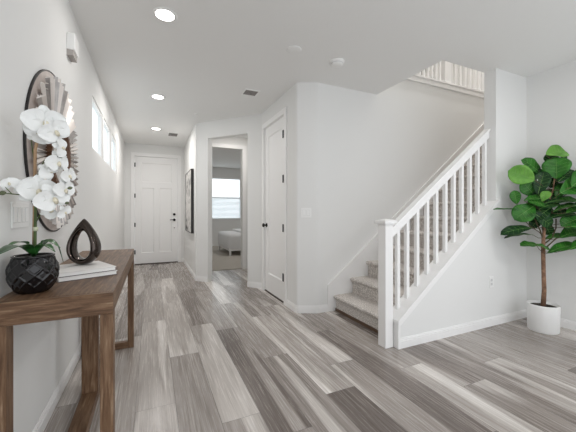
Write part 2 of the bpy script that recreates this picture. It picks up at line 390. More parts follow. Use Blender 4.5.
# door casings
tr = MB()
for x0, x1, z0, z1 in [(DX0 - CW - .012, DX0 - .012, 0, DH + CW + .012), (DX1 + .012, DX1 + CW + .012, 0, DH + CW + .012), (DX0 - .012, DX1 + .012, DH + .012, DH + CW + .012)]:
    tr.box(x0, x1, YB - .018, YB, z0, z1); 
tr.box(DX0 - .02, DX0 - .004, YB, YB + .12, 0, DH + .004); tr.box(DX1 + .004, DX1 + .02, YB, YB + .12, 0, DH + .004); tr.box(DX0 - .02, DX1 + .02, YB, YB + .12, DH + .004, DH + .02)
struct(tr, 'trim_3', M['trim'], 'white casing around the front door', 'door casing', bevel=.003)
tr = MB()
for y0, y1, z0, z1 in [(CY0 - CW - .01, CY0 - .01, 0, CHH + CW + .01), (CY1 + .01, CY1 + CW + .01, 0, CHH + CW + .01), (CY0 - .01, CY1 + .01, CHH + .01, CHH + CW + .01)]:
    tr.box(XC - .018, XC, y0, y1, z0, z1)
tr.box(XC, XC + .1, CY0 - .02, CY0 - .003, 0, CHH + .003); tr.box(XC, XC + .1, CY1 + .003, CY1 + .02, 0, CHH + .003); tr.box(XC, XC + .1, CY0 - .02, CY1 + .02, CHH + .003, CHH + .02)
struct(tr, 'trim_4', M['trim'], 'white casing around the closet door', 'door casing', bevel=.003)

# doors: frame members stand proud of recessed panels
def panel_door(w, h, th, panels, mb):
    """door in x (0..w), z (0..h), front face y=0; panels = list of x0,x1,z0,z1"""
    mb.box(0, w, .012, th, 0, h)
    xs = sorted({0, w} | {p[0] for p in panels} | {p[1] for p in panels}); zs = sorted({0, h} | {p[2] for p in panels} | {p[3] for p in panels})
    for i in range(len(xs) - 1):
        for j in range(len(zs) - 1):
            cx, cz = (xs[i] + xs[i + 1]) / 2, (zs[j] + zs[j + 1]) / 2
            if not any(p[0] < cx < p[1] and p[2] < cz < p[3] for p in panels): mb.box(xs[i], xs[i + 1], 0, .012, zs[j], zs[j + 1])
    for a, b, c, d in panels:    # sloping sticking round each panel
        e = .014
        vs = [(a, 0, c), (b, 0, c), (b, 0, d), (a, 0, d), (a + e, .0118, c + e), (b - e, .0118, c + e), (b - e, .0118, d - e), (a + e, .0118, d - e)]
        mb.add(vs, [(0, 1, 5, 4), (1, 2, 6, 5), (2, 3, 7, 6), (3, 0, 4, 7)])
d1 = empty('door_1', (DX0, YB + .02, .018), label='tall white craftsman front door with black hardware', cat='door', kind='structure')
W1 = DX1 - DX0; m = MB(); panel_door(W1, DH - .02, .045, [(.13, W1 - .13, 1.86, 2.30), (.13, W1 / 2 - .055, .24, 1.73), (W1 / 2 + .055, W1 - .13, .24, 1.73)], m)
m.build('door_leaf', M['door'], d1)
for z in (.22, .84, 1.50, 2.2):
    MB().box(-.010, .012, -.030, -.0005, z, z + .09).build('hinge', M['black'], d1)
k = MB(); k.lathe([(.0, 0), (.03, 0), (.03, .012), (.012, .014), (.012, .045), (0, .045)], mtx=Matrix.Translation((W1 - .07, 0, .99)) @ Matrix.Rotation(PI / 2, 4, 'X'), n=20)
k.box(W1 - .17, W1 - .06, -.055, -.04, .982, .998); k.build('door_handle', M['black'], d1)
MB().lathe([(0, 0), (.03, 0), (.03, .018), (.02, .03), (0, .03)], mtx=Matrix.Translation((W1 - .07, 0, 1.12)) @ Matrix.Rotation(PI / 2, 4, 'X'), n=20).build('deadbolt', M['black'], d1)
MB().lathe([(0, 0), (.011, 0), (.011, .01), (0, .01)], mtx=Matrix.Translation((W1 - .07, 0, .80)) @ Matrix.Rotation(PI / 2, 4, 'X'), n=12).build('door_bumper', M['black'], d1)
struct(MB().box(DX0 - .004, DX1 + .004, YB - .03, YB + .12, 0, .016), 'trim_5', M['dark'], 'dark threshold strip under the front door', 'threshold')
d2 = empty('door_2', (XC + .012, CY1, .02), -PI / 2, label='narrow white closet door with one long recessed panel', cat='door', kind='structure')
W2 = CY1 - CY0; m = MB(); panel_door(W2, CHH - .02, .04, [(.12, W2 - .12, .26, 2.30)], m); m.build('door_leaf', M['door'], d2)
for z in (.28, .92, 1.56, 2.14):
    MB().box(W2 - .016, W2 + .024, -.034, -.0005, z, z + .10).build('hinge', M['black'], d2)
k = MB(); k.lathe([(0, 0), (.03, 0), (.03, .008), (.012, .012), (.012, .035), (.024, .042), (.03, .055), (.024, .068), (0, .072)], mtx=Matrix.Translation((.065, 0, .98)) @ Matrix.Rotation(PI / 2, 4, 'X'), n=20)
k.build('door_knob', M['black'], d2)
struct(MB().box(XC + .004, XC + .1, CY0 - .003, CY1 + .003, 0, .014), 'trim_6', M['dark'], 'dark strip painted in for the shade under the closet door', 'threshold')  # no real sill here; the dark strip stands for the shaded gap

# ------------------------------------------------------------------ staircase
RISE, RUN, SX = .19, .245, 2.045
st = empty('staircase', (SX, (YK2 + YS) / 2, 0), label='straight staircase covered in beige grey carpet rising to the right', cat='staircase')
def rel(mb, o): 
    mb.v = [tuple(Vector(v) - o.location) for v in mb.v]; return mb
SY0, SY1 = YK2 + .004, YS - .018
for n in range(16):
    xr = SX + n * RUN; zt = (n + 1) * RISE; zb = n * RISE
    r_ = .022
    prof = [(xr, zb if n else .03), (xr, zt - .048), (xr - .012, zt - .044)]
    for q in range(7):
        a = -PI / 2 + -q * PI / 7
        prof.append((xr - .014 + r_ * math.cos(a), zt - r_ + r_ * math.sin(a)))
    xend = xr + RUN - .001
    prof += [(xr - .014, zt), (xend, zt), (xend, zb if n else .03)]
    m = MB(); m.prism_y(prof[::-1] if False else prof, SY0, SY1)
    m = rel(m, st); o = m.build('step', M['carpet'], st)
rel(MB().prism_y([(SX - .012, .001), (SX + .02, .001), (SX + .02, .03), (SX - .012, .03)], SY0, SY1), st).build('base_strip', M['stair_under'], st)
sk = MB()
def skz(x): return .316 + .785 * (x - 1.942)
x1s = 5.6
sk.prism_y([(1.93, 0), (2.2, 0), (x1s, skz(x1s) - .35), (x1s, skz(x1s)), (1.93, skz(1.93))], YS - .015, YS - .001)
sk.prism_y([(1.93, skz(1.93)), (x1s, skz(x1s)), (x1s, skz(x1s) + .018), (1.93, skz(1.93) + .018)], YS - .022, YS - .001)
rel(sk, st).build('skirt_board', M['trim'], st, label='white skirt board along the wall')

YR = 2.092
rl = empty('stair_railing', (1.905, YR, 0), label='white painted stair railing with square newel and balusters', cat='railing')
nw = MB(); a, b = 1.865, 1.953
ny0, ny1 = YR - .048, YR + .048
nw.box(a, b, ny0, ny1, 0.001, 1.10)
nw.box(a - .008, b + .008, ny0 - .008, ny1 + .008, 1.085, 1.10); 
rel(nw, rl).build('newel_post', M['trim'], rl, bevel=.004)
ncp = MB(); ncp.box(a - .022, b + .022, ny0 - .022, ny1 + .022, 1.10, 1.128)
ncp.add([(a - .016, ny0 - .016, 1.128), (b + .016, ny0 - .016, 1.128), (b + .016, ny1 + .016, 1.128), (a - .016, ny1 + .016, 1.128), ((a + b) / 2, YR, 1.14)], [(0, 1, 4), (1, 2, 4), (2, 3, 4), (3, 0, 4)])
rel(ncp, rl).build('newel_cap', M['trim'], rl)
def railz(x): return 1.650 + .757 * (x - 2.738)      # top of the handrail
hr = MB(); xA, xB = 1.953, XCOL - .004
for y0, y1, a0, a1 in [(-.022, .022, .020, .098), (-.034, .034, .0, .024)]:
    hr.prism_y([(xA, railz(xA) - a1), (xB, railz(xB) - a1), (xB, railz(xB) - a0), (xA, railz(xA) - a0)], YR + y0, YR + y1)
rel(hr, rl).build('handrail', M['trim'], rl)
for u in [397.5, 406.7, 416.7, 426.7, 435.8, 445, 453.3, 461.3, 469.5, 477.3, 484.3]:
    x = at_y(u, 200, YR).x
    hwb = .0165
    m = MB()
    vs = []
    for yy in (YR - hwb, YR + hwb):
        vs += [(x - hwb, yy, cap_low(x - hwb) + CT), (x + hwb, yy, cap_low(x + hwb) + CT), (x + hwb, yy, railz(x + hwb) - .094), (x - hwb, yy, railz(x - hwb) - .094)]
    m.add(vs, [(0, 1, 2, 3), (7, 6, 5, 4), (0, 4, 5, 1), (3, 2, 6, 7), (1, 5, 6, 2), (0, 3, 7, 4)])
    rel(m, rl).build('baluster', M['trim'], rl)

# upper railing on the landing edge
ft = MB(); ft.box(2.69, 6.0, YS - .012, YS, 3.03, 3.10); ft.box(2.69, 6.0, YS - .03, YS + .12, 3.10, 3.125)
ft.box(2.69, 6.0, YS - .022, YS - .012, 3.03, 3.05)
struct(ft, 'trim_7', M['trim'], 'white ledge trim along the upstairs landing edge', 'trim')
ur = empty('landing_railing', (3.956, YS + .045, 3.125), label='white baluster railing upstairs seen through the stairwell opening', cat='railing')
yu = YS + .045
rel(MB().box(2.70, 5.99, yu - .03, yu + .03, 3.98, 4.04), ur).build('handrail', M['trim'], ur)
xn = at_y(444.5, 70, yu).x
rel(MB().box(xn - .05, xn + .05, yu - .05, yu + .05, 3.125, 3.98), ur).build('newel_post', M['trim'], ur)
us = [415.5, 419.5, 423.6, 427.8, 431.8, 435.6, 439.5] + [449.5, 454.8, 460, 465, 470, 474.8, 479.4, 484]
xs = [at_y(u, 70, yu).x for u in us]
x = xs[-1] + .115
while x < 5.9: xs.append(x); x += .115
for x in xs:
    rel(MB().box(x - .0165, x + .0165, yu - .0165, yu + .0165, 3.125, 3.98), ur).build('baluster', M['trim'], ur)
pf = MB(); pf.box(4.86, 5.34, 4.375, 4.399, 3.72, 4.5); pu = empty('picture_frame', (5.1, 4.399, 3.72), label='dark picture upstairs half hidden behind the landing balusters', cat='picture')
rel(pf, pu).build('frame', M['frame'], pu); rel(MB().box(4.93, 5.27, 4.37, 4.375, 3.79, 4.43), pu).build('canvas', M['art'], pu)

# ------------------------------------------------------------------ ceiling fixtures
def downlight(loc, label, power):
    t = empty('ceiling_downlight', loc, label=label, cat='ceiling light', group='recessed ceiling lights')
    MB().lathe([(.062, -.001), (.092, -.001), (.092, -.006), (.078, -.010), (.068, -.007)], n=36, cap=False).build('trim_ring', M['plastic'], t)
    MB().lathe([(0, -.003), (.072, -.003), (.069, -.0075), (0, -.0085)], n=36).build('lens', M['glow'], t)
    ld = bpy.data.lights.new('lamp', 'AREA'); ld.shape = 'DISK'; ld.size = .09; ld.energy = power; ld.color = (1, .965, .93); ld.spread = PI
    lo = bpy.data.objects.new('lamp', ld); COL.objects.link(lo); lo.parent = t; lo.location = (0, 0, -.014)
    return t
for (u, v), pw, l in zip([(165, 14.5), (158, 96.5), (156, 128.5)], LAMP_HALL, ['nearest and largest of the three round lights in the hall ceiling', 'second round light in the hall ceiling from the camera', 'farthest round light in the hall ceiling near the front door']):
    p = at_z(u, v, H); downlight((p.x, p.y, H), l, pw)
for x, y in [(2.6, .6), (2.6, -.8), (.6, -.8)]: downlight((x, y, H), 'round recessed light added out of view to brighten the room', FILL_ROOM)  # unseen lamps, added as extra ambient for the room
downlight((1.5, 5.55, H), 'round recessed light in the ceiling of the passage by the bedroom', 4)
downlight((2.9, 8.2, H), 'round recessed light added unseen in the bedroom ceiling to brighten the doorway', FILL_BED)  # added lamp out of sight, brightens bedroom and passage
downlight((4.3, 2.75, 5.4), 'round recessed light added unseen in the upstairs hall ceiling to light the stairwell', FILL_UP)  # added unseen lamp, lights the stairwell wall and upper balusters
def vent(loc, wx, wy, label):
    t = empty('ceiling_vent', loc, label=label, cat='air vent', group='ceiling air vents')
    f = MB(); b = .018
    f.box(-wx, wx, -wy, -wy + b, -.008, 0); f.box(-wx, wx, wy - b, wy, -.008, 0); f.box(-wx, -wx + b, -wy + b, wy - b, -.008, 0); f.box(wx - b, wx, -wy + b, wy - b, -.008, 0)
    f.build('frame', M['plastic'], t)
    MB().box(-wx + b, wx - b, -wy + b, wy - b, -.0025, -.0005).build('duct_shade', M['vent'], t)  # flat dark sheet painted for the shade behind the louvres
    s = MB(); n = 5
    for i in range(n):
        yy = -wy + b + (i + .5) * (2 * wy - 2 * b) / n
        s.box(-wx + b, wx - b, yy - .004, yy + .006, -.008, -.0027)
    s.build('louvre', M['chimegrey'], t)
p = at_z(250.5, 92.5, H); vent((p.x, p.y, H), .10, .10, 'square air vent in the ceiling above the closet door')
p = at_z(173, 134.5, H); vent((p.x, p.y, H), .10, .15, 'small air vent in the ceiling near the front door')
p = at_z(337, 61.5, H)
t = empty('smoke_detector', (p.x, p.y, H), label='round white smoke detector on the ceiling before the stairwell', cat='smoke detector')
MB().lathe([(.0, 0), (.075, 0), (.075, -.012), (.062, -.018), (.060, -.034), (.048, -.044), (0, -.046)][::-1], n=36).build('housing', M['plastic'], t)
MB().lathe([(.0605, -.0225), (.0625, -.0225), (.0625, -.029), (.0605, -.029)], n=36, cap=False).build('sensor_slot', M['plastic2'], t)
p = at_z(294, 49.5, H)
m = MB().lathe([(0, -.008), (.062, -.008), (.07, -.004), (.07, 0), (0, 0)], c=(p.x, p.y, H), n=36)
m.build('ceiling_cover_plate', M['ceiling'], label='flat round cover plate on the ceiling left of the smoke detector', cat='cover plate')
p = at_z(196, 114, H)
MB().lathe([(0, -.02), (.012, -.02), (.014, -.006), (.035, -.004), (.035, 0), (0, 0)], c=(p.x, p.y, H), n=20).build('fire_sprinkler', M['plastic'], label='tiny round sprinkler cover in the hall ceiling', cat='sprinkler')

# ------------------------------------------------------------------ wall fixtures
def plate(o_loc, rz, w_, h_, gangs, label, kind_='rocker', cat='light switch', name='switch_plate'):
    t = empty(name, o_loc, rz, label=label, cat=cat)
    MB().box(-w_ / 2, w_ / 2, -.006, 0, -h_ / 2, h_ / 2).build('cover', M['plastic'], t, bevel=.002)
    for g_ in range(gangs):
        cx = (g_ - (gangs - 1) / 2) * .046
        if kind_ == 'rocker':
            MB().box(cx - .0165, cx + .0165, -.009, -.006, -.033, .033).build('rocker', M['plastic'], t, bevel=.001)
            MB().box(cx - .0185, cx + .0185, -.0066, -.006, -.035, .035).build('slot', M['plastic2'], t)
        else:
            for zz in (-.02, .02):
                MB().box(cx - .015, cx + .015, -.008, -.006, zz - .014, zz + .014).build('socket', M['plastic2'], t)
plate((XL, 1.765, 1.19), PI / 2, .195, .115, 4, 'wide white switch plate on the left wall behind the orchid')
c1 = Vector((XC + .018, 3.205)); c2 = Vector((1.775, YS + .008)); cm = c1 + (c2 - c1) * .46
plate((cm.x - .0, cm.y, 1.19), math.atan2(c2.y - c1.y, c2.x - c1.x), .12, .115, 2, 'white double light switch on the corner beside the closet door')
plate((3.264, YK, .461), 0, .07, .115, 1, 'white outlet low on the wall left of the fig tree', 'outlet', 'outlet', 'wall_outlet')
t = empty('door_chime', (XL, 2.66, 2.45), PI / 2, label='white door chime box high on the left wall', cat='door chime')
MB().box(-.065, .065, -.05, 0, -.085, .035).build('housing', M['plastic'], t, bevel=.006)
MB().box(-.06, .06, -.040, -.001, -.125, -.085).build('grille', M['chimegrey'], t)
t = empty('framed_picture', (XP, 6.2, 1.395), -PI / 2, label='black framed abstract black and white picture on the wall right of the front door', cat='picture')
f = MB(); hw, hh = .50, .59
for a, b, c, d in [(-hw, hw, -hh, -hh + .014), (-hw, hw, hh - .014, hh), (-hw, -hw + .014, -hh + .014, hh - .014), (hw - .014, hw, -hh + .014, hh - .014)]: f.box(a, b, -.05, 0, c, d)
f.build('frame', M['frame'], t); MB().box(-hw + .014, hw - .014, -.044, -.004, -hh + .014, hh - .014).build('canvas', M['art'], t)

# ------------------------------------------------------------------ sunburst mirror on the left wall
t = empty('sunburst_mirror', (XL, 2.28, 1.56), PI / 2, label='round sunburst mirror with grey pleated rays and black edge on the left wall', cat='mirror')
RX = Matrix.Rotation(PI / 2, 4, 'X')
R0 = .475
MB().lathe([(0, .001), (R0 - .004, .001), (R0 - .004, .010), (0, .010)], n=72, mtx=RX, smooth=False).build('backing', M['rim'], t)
MB().lathe([(R0 - .004, .001), (R0 + .003, .001), (R0 + .003, .012), (R0 - .004, .012), (R0 - .004, .001)], n=72, mtx=RX, cap=False).build('edge_band', M['rimedge'], t)
s = MB(); n = 84
for i in range(n):
    a0 = 2 * PI * i / n; a1 = 2 * PI * (i + 1) / n; am = (a0 + a1) / 2; ro = .430 + .022 * math.sin(i * 2.4) + .008 * (i % 3); ri = .20
    def P_(r, a, y): return (r * math.cos(a), -y, r * math.sin(a))
    g = (a1 - a0) * .10
    vs = [P_(ri, a0 + g, .014), P_(ri, am, .024), P_(ri, a1 - g, .014), P_(ro, a0 + g, .034), P_(ro, am, .052), P_(ro, a1 - g, .034)]
    s.add(vs, [(0, 1, 4, 3)], i % 2); s.add(vs, [(1, 2, 5, 4)], (i + 1) % 2 if i % 3 else i % 2); s.add(vs, [(0, 3, 5, 2), (3, 4, 5), (0, 2, 1)], 1)
s.build('pleated_rays', [M['strip_a'], M['strip_b']], t)
s = MB(); n = 44; vs = []; fs = []
for i in range(n * 2):
    a = PI * i / n; rr = .226 if i % 2 else .208
    vs += [(rr * math.cos(a), -.0105, rr * math.sin(a)), (rr * math.cos(a), -.048, rr * math.sin(a)), (.190 * math.cos(a), -.048, .190 * math.sin(a)), (.190 * math.cos(a), -.0105, .190 * math.sin(a))]
for i in range(n * 2):
    j = (i + 1) % (n * 2)
    for q in range(4): fs.append((i * 4 + q, j * 4 + q, j * 4 + (q + 1) % 4, i * 4 + (q + 1) % 4))
s.add(vs, fs); s.build('serrated_ring', M['ringwood'], t)
MB().lathe([(0, .0105), (.189, .0105), (.189, .03), (0, .03)], n=60, mtx=RX, smooth=False).build('mirror_glass', M['mirror'], t)

# ------------------------------------------------------------------ console table
TZ = .87; TX0, TX1, TY0, TY1 = XL + .016, -.145, 1.435, 3.045
t = empty('console_table', ((TX0 + TX1) / 2, (TY0 + TY1) / 2, 0), label='long weathered brown wood console table against the left wall', cat='console table')
tp = MB(); tp.box(TX0, TX1, TY0 + .022, TY1, TZ - .088, TZ); rel(tp, t).build('tabletop', M['table_y'], t, bevel=.003)
rel(MB().box(TX0, TX1, TY0, TY0 + .0215, TZ - .088, TZ), t).build('end_board', M['table_x'], t, bevel=.003)
e = .048
for (x, y) in [(TX0, TY0), (TX1 - e, TY0), (TX0, TY1 - e), (TX1 - e, TY1 - e)]:
    rel(MB().box(x, x + e, y, y + e + .02 * (y == TY0), 0, TZ - .088), t).build('leg', M['table_z'], t, bevel=.003)
for y in (TY0, TY1 - e):
    rel(MB().box(TX0 + e, TX1 - e, y, y + e, 0.001, .055), t).build('foot_rail', M['table_x'], t, bevel=.003)
MX0, MX1, MY = -.402, -.312, 2.255
rel(MB().box(MX0, MX1, MY, MY + e, .055, TZ - .088), t).build('centre_post', M['table_z'], t, bevel=.003)
rel(MB().box(MX0, MX1, TY0 + e, TY1 - e, 0.002, .055), t).build('stretcher', M['table_y'], t, bevel=.003)

# books under the sculpture
P0 = Vector((-.166, 1.835)); ang = math.atan2(-.40, -.917); 
def book(z, w_, d_, h_, dr, label, shift=(0, 0)):
    # local x runs along the near edge to the left, local y towards the wall
    o = empty('coffee_table_book', (P0.x + shift[0], P0.y + shift[1], z), ang + dr, label=label, cat='book')
    c = MB(); c.box(0, w_, -d_, 0, 0, .003); c.box(0, w_, -d_, 0, h_ - .003, h_); c.box(w_ - .004, w_, -d_, 0, .003, h_ - .003)
    c.build('cover', [M['book']], o, bevel=.0008)
    ed = MB(); ed.box(.0, w_, -.0015, 0.0005, .0, .0035); ed.build('cover_edge', M['bookedge'], o)
    MB().box(.004, w_ - .005, -d_ + .004, -.004, .003, h_ - .003).build('pages', M['pages'], o)
book(TZ, .255, .285, .022, 0, 'lower of the two white books on the console table')
book(TZ + .022, .25, .275, .022, .02, 'upper white book lying under the teardrop sculpture', (-.006, .004))

# teardrop sculpture: a ring whose outline comes to a point at the top
c = Vector((-.338, 1.972, TZ + .044)); t = empty('teardrop_sculpture', c, -.30, label='glossy dark metallic teardrop ring sculpture standing on the white books', cat='sculpture')
s = MB(); NA, NB = 64, 20; vs = []
HS = .252
for i in range(NA):
    a = 2 * PI * i / NA
    # outer outline
    k_ = math.sin(a)                       # 1 = top
    zz = .5 * HS + .5 * HS * k_ if k_ < 0 else .5 * HS + .5 * HS * (k_ ** 1.15)
    wdt = .086 * math.cos(a) * (1 - .30 * max(0, k_) ** 1.2)
    oz = .092 + (.092 * k_ if k_ < 0 else (HS - .092) * (k_ * .72 + .28 * (1 - math.sqrt(max(0, 1 - k_ * k_)))))
    ox = .080 * math.cos(a) * (1 if k_ < 0 else 1 - .30 * k_ ** 2)
    ix = -.004 + .043 * math.cos(a) * (1 - .15 * k_); iz = .100 + (.066 if k_ < 0 else .084) * k_
    mx_, mz_ = (ox + ix) / 2, (oz + iz) / 2; hx, hz = (ox - ix) / 2, (oz - iz) / 2
    dep = .044 - .014 * max(0, math.sin(a))
    for j in range(NB):
        b = 2 * PI * j / NB
        vs.append((mx_ + hx * math.cos(b), dep * math.sin(b), max(0.001, mz_ + hz * math.cos(b))))
fs = [(i * NB + j, ((i + 1) % NA) * NB + j, ((i + 1) % NA) * NB + (j + 1) % NB, i * NB + (j + 1) % NB) for i in range(NA) for j in range(NB)]
s.add(vs, fs, 0, True); s.build('teardrop_ring', M['gunmetal'], t)

# ------------------------------------------------------------------ orchid
OP = Vector((-.452, 1.592, TZ)); t = empty('potted_orchid', OP, label='white orchid in a faceted glossy black pot on the near end of the table', cat='potted orchid')
s = MB(); NA_, NZ_ = 144, 44; vs = []
def pot_r(z):
    q_ = z / .145; return .052 + (.0875 - .052) * math.sin(min(1, q_ * 1.75) * PI / 2) ** .8 - .016 * max(0, (q_ - .6) / .4) ** 1.6
for i in range(NZ_ + 1):
    z = .145 * i / NZ_
    for j in range(NA_):
        a = 2 * PI * j / NA_; p1 = (a * 10 / (2 * PI) + z / .052) % 1; p2 = (a * 10 / (2 * PI) - z / .052) % 1
        d_ = min(abs(p1 - .5), abs(p2 - .5)); rr = pot_r(z) * (.955 if i in (0, NZ_) else .945 + .07 * max(0, 1 - d_ / .12) ** .8)
        vs.append((rr * math.cos(a), rr * math.sin(a), z))
fs = [(i * NA_ + j, i * NA_ + (j + 1) % NA_, (i + 1) * NA_ + (j + 1) % NA_, (i + 1) * NA_ + j) for i in range(NZ_) for j in range(NA_)]
fs.append(tuple(range(NA_))[::-1]); s.add(vs, fs, 0, True); n2 = 40
s.lathe([(.070, .145), (.073, .152), (.068, .154), (.064, .148), (.062, .135), (0, .135)], n=n2)
s.build('pot', M['blackglaze'], t)
MB().lathe([(0, .137), (.063, .137), (.04, .145), (0, .147)][::-1], n=24).build('moss', M['soil'], t)
def W(u, v, dep): return at_d(u, v, dep)
def local(p, o): return Vector(p) - o.location
DO = W(33, 290, 1).length * 0 + 1.30
def stem_d(u): return 1.30
p_base = OP + Vector((.0, 0, .14))
q = [p_base, W(35, 246, 1.31), W(35.5, 215, 1.31), W(36, 180, 1.30), W(36.5, 150, 1.29), W(38, 138, 1.28)]
MB().tube([local(x, t) for x in q[:4]], [.0055, .006, .0055, .005], 8).build('main_stem', M['stem'], t)
MB().tube([local(x + Vector((-.006, .006, 0)), t) for x in [q[1], q[2], q[3], q[4], W(38.5, 140, 1.285)]], [.006] * 5, 8).build('stake', M['stake'], t)
MB().tube([local(W(35.6, 231, 1.31), t), local(W(35.6, 227, 1.31), t)], .0088, 10).build('tie', M['tie'], t)
def spray(pts, r=.0022): MB().tube([local(W(*p), t) for p in pts], [r] * (len(pts) - 1) + [r * .6], 6).build('flower_stem', M['stem'], t)
spray([(36, 222, 1.30), (41, 213, 1.28), (43, 203, 1.27), (46, 196, 1.25)], .003)
spray([(36, 180, 1.30), (40, 168, 1.28), (45, 160, 1.27), (51, 155, 1.27), (62, 158, 1.3)])
spray([(36, 178, 1.30), (34, 160, 1.3), (32, 146, 1.29), (31, 138, 1.27)])
spray([(35, 196, 1.30), (24, 195, 1.26), (12, 194, 1.18), (3, 193, 1.14)])
spray([(12, 194, 1.18), (8, 190, 1.16), (5, 187, 1.14)], .0016)
spray([(40, 214, 1.28), (46, 212, 1.27), (50, 209, 1.27)], .0016)
def orchid_flower(u, v, dep, size, facing, roll, back=0):
    c = W(u, v, dep); fr = (EYEP - c).normalized() * facing[0] + Vector((1, 0, 0)) * facing[1] + Vector((0, 0, 1)) * facing[2]; fr.normalize()
    zx = Vector((0, 0, 1)); side = zx.cross(fr).normalized(); upv = fr.cross(side)
    rot = Matrix((side, upv, fr)).transposed().to_4x4(); rot = Matrix.Translation(local(c, t)) @ rot @ Matrix.Rotation(roll, 4, 'Z')
    m = MB()
    def petal(ang, L_, Wd, cup, zoff):
        nu, nv = 8, 6; vs = []
        for i in range(nu + 1):
            s_ = i / nu; wd = Wd * (math.sin(PI * min(1, s_ ** .75 * .93 + .04)) ** .62)
            for j in range(nv + 1):
                q_ = j / nv * 2 - 1
                x = L_ * s_; y = wd * q_ * .5; z = zoff - cup * L_ * (s_ ** 2) * .35 + abs(q_) ** 2 * wd * .12 + .03 * L_ * math.sin(9 * s_ + 5 * q_ + ang * 3)
                vs.append(rot @ Matrix.Rotation(ang, 4, 'Z') @ Vector((x, y, z)))
        m.add(vs, [(i * (nv + 1) + j, (i + 1) * (nv + 1) + j, (i + 1) * (nv + 1) + j + 1, i * (nv + 1) + j + 1) for i in range(nu) for j in range(nv)], 0, True)
    for k_ in range(3): petal(PI / 2 + k_ * 2 * PI / 3, size * .52, size * .40, .3, 0)
    petal(.25, size * .56, size * .66, .25, .004); petal(PI - .25, size * .56, size * .66, .25, .004)
    f_ = m.build('flower', M['petal'], t)
    l_ = MB(); l_.lathe([(0, .012), (.25 * .1, .008), (.12 * .1, 0), (0, -.002)][::-1], mtx=rot @ Matrix.Translation((0, -size * .05, .004)) @ Matrix.Diagonal((size * 3.2, size * 5, size * 10, 1)), n=10)
    l_.build('flower_lip', M['lip'], f_)
for a in [(45, 123, 1.25, .125, (1, .2, .1), .1), (55, 132, 1.27, .10, (1, .5, 0), .6), (38, 132, 1.26, .085, (1, -.2, -.2), 2.3),
          (57, 163, 1.29, .09, (.7, .9, 0), .3), (49, 171, 1.28, .07, (1, .3, .3), 1.0), (68, 176, 1.31, .075, (.5, 1, .1), .4), (61, 148, 1.30, .07, (.6, .9, .2), 1.4),
          (38, 191, 1.25, .105, (1, .3, .0), .0), (53, 199, 1.26, .105, (1, .6, -.1), .5), (28, 187, 1.25, .07, (.8, -.2, .3), .8), (64, 190, 1.29, .075, (.7, .8, 0), .2),
          (10, 184, 1.17, .046, (.9, -.3, .3), .3), (64, 212, 1.30, .05, (.6, .8, -.3), .7), (50, 211, 1.28, .055, (1, .2, -.4), 2.0)]:
    a = list(a); a[3] *= 1.24 if a[1] > 176 else 1.12; orchid_flower(*a)
for (u, v, r) in [(2.5, 193, .010), (70, 188, .008), (67, 203, .007)]:
    MB().lathe([(0, -1.3), (.6, -.8), (.9, 0), (.6, .8), (0, 1.2)], c=local(W(u, v, 1.28 if u > 30 else 1.14), t), mtx=Matrix.Rotation(1.3, 4, 'Y') @ Matrix.Scale(r, 4), n=10).build('bud', M['bud'], t)
def blade(name, pts, widths, m, parent, up=Vector((0, 0, 1)), fold=.25):
    pts = [Vector(p) for p in pts]; vs = []; k_ = len(pts); nv = 6
    for i, p in enumerate(pts):
        tn = (pts[min(i + 1, k_ - 1)] - pts[max(i - 1, 0)]).normalized(); sd = tn.cross(up).normalized(); nn = sd.cross(tn)
        for j in range(nv + 1):
            q_ = j / nv * 2 - 1; vs.append(p + sd * widths[i] * q_ + nn * abs(q_) * widths[i] * fold)
    mb = MB().add(vs, [(i * (nv + 1) + j, (i + 1) * (nv + 1) + j, (i + 1) * (nv + 1) + j + 1, i * (nv + 1) + j + 1) for i in range(k_ - 1) for j in range(nv)], 0, True)
    o = mb.build(name, m, parent)
    so = o.modifiers.new('thickness', 'SOLIDIFY'); so.thickness = .0015
    return o
base_l = Vector((0, 0, .147))
def oleaf(pts, wmax):
    pp = [local(W(*p), t) for p in pts]
    # densify
    P_ = [base_l] + pp; out = []
    for i in range(len(P_) - 1):
        for k_ in range(4):
            out.append(P_[i].lerp(P_[i + 1], k_ / 4))
    out.append(P_[-1])
    for _ in range(3): out = [out[0]] + [(out[i - 1] + out[i] * 2 + out[i + 1]) / 4 for i in range(1, len(out) - 1)] + [out[-1]]
    n_ = len(out) - 1
    ws_ = [max(.002, wmax * math.sin(PI * min(1, (.12 + .88 * i / n_)) ** 1.1)) for i in range(n_ + 1)]
    blade('leaf', out, ws_, M['orchid_leaf'], t)
oleaf([(25, 246, 1.22), (12, 247, 1.12), (-6, 257, 1.02)], .030)
oleaf([(28, 243, 1.30), (17, 242, 1.23), (6, 247, 1.18)], .018)
oleaf([(43, 242, 1.30), (50, 241, 1.30), (60, 248, 1.31)], .026)
oleaf([(46, 240, 1.36), (56, 240, 1.38), (63, 262, 1.40)], .016)
oleaf([(40, 246, 1.26), (47, 245, 1.23), (55, 252, 1.22)], .020)

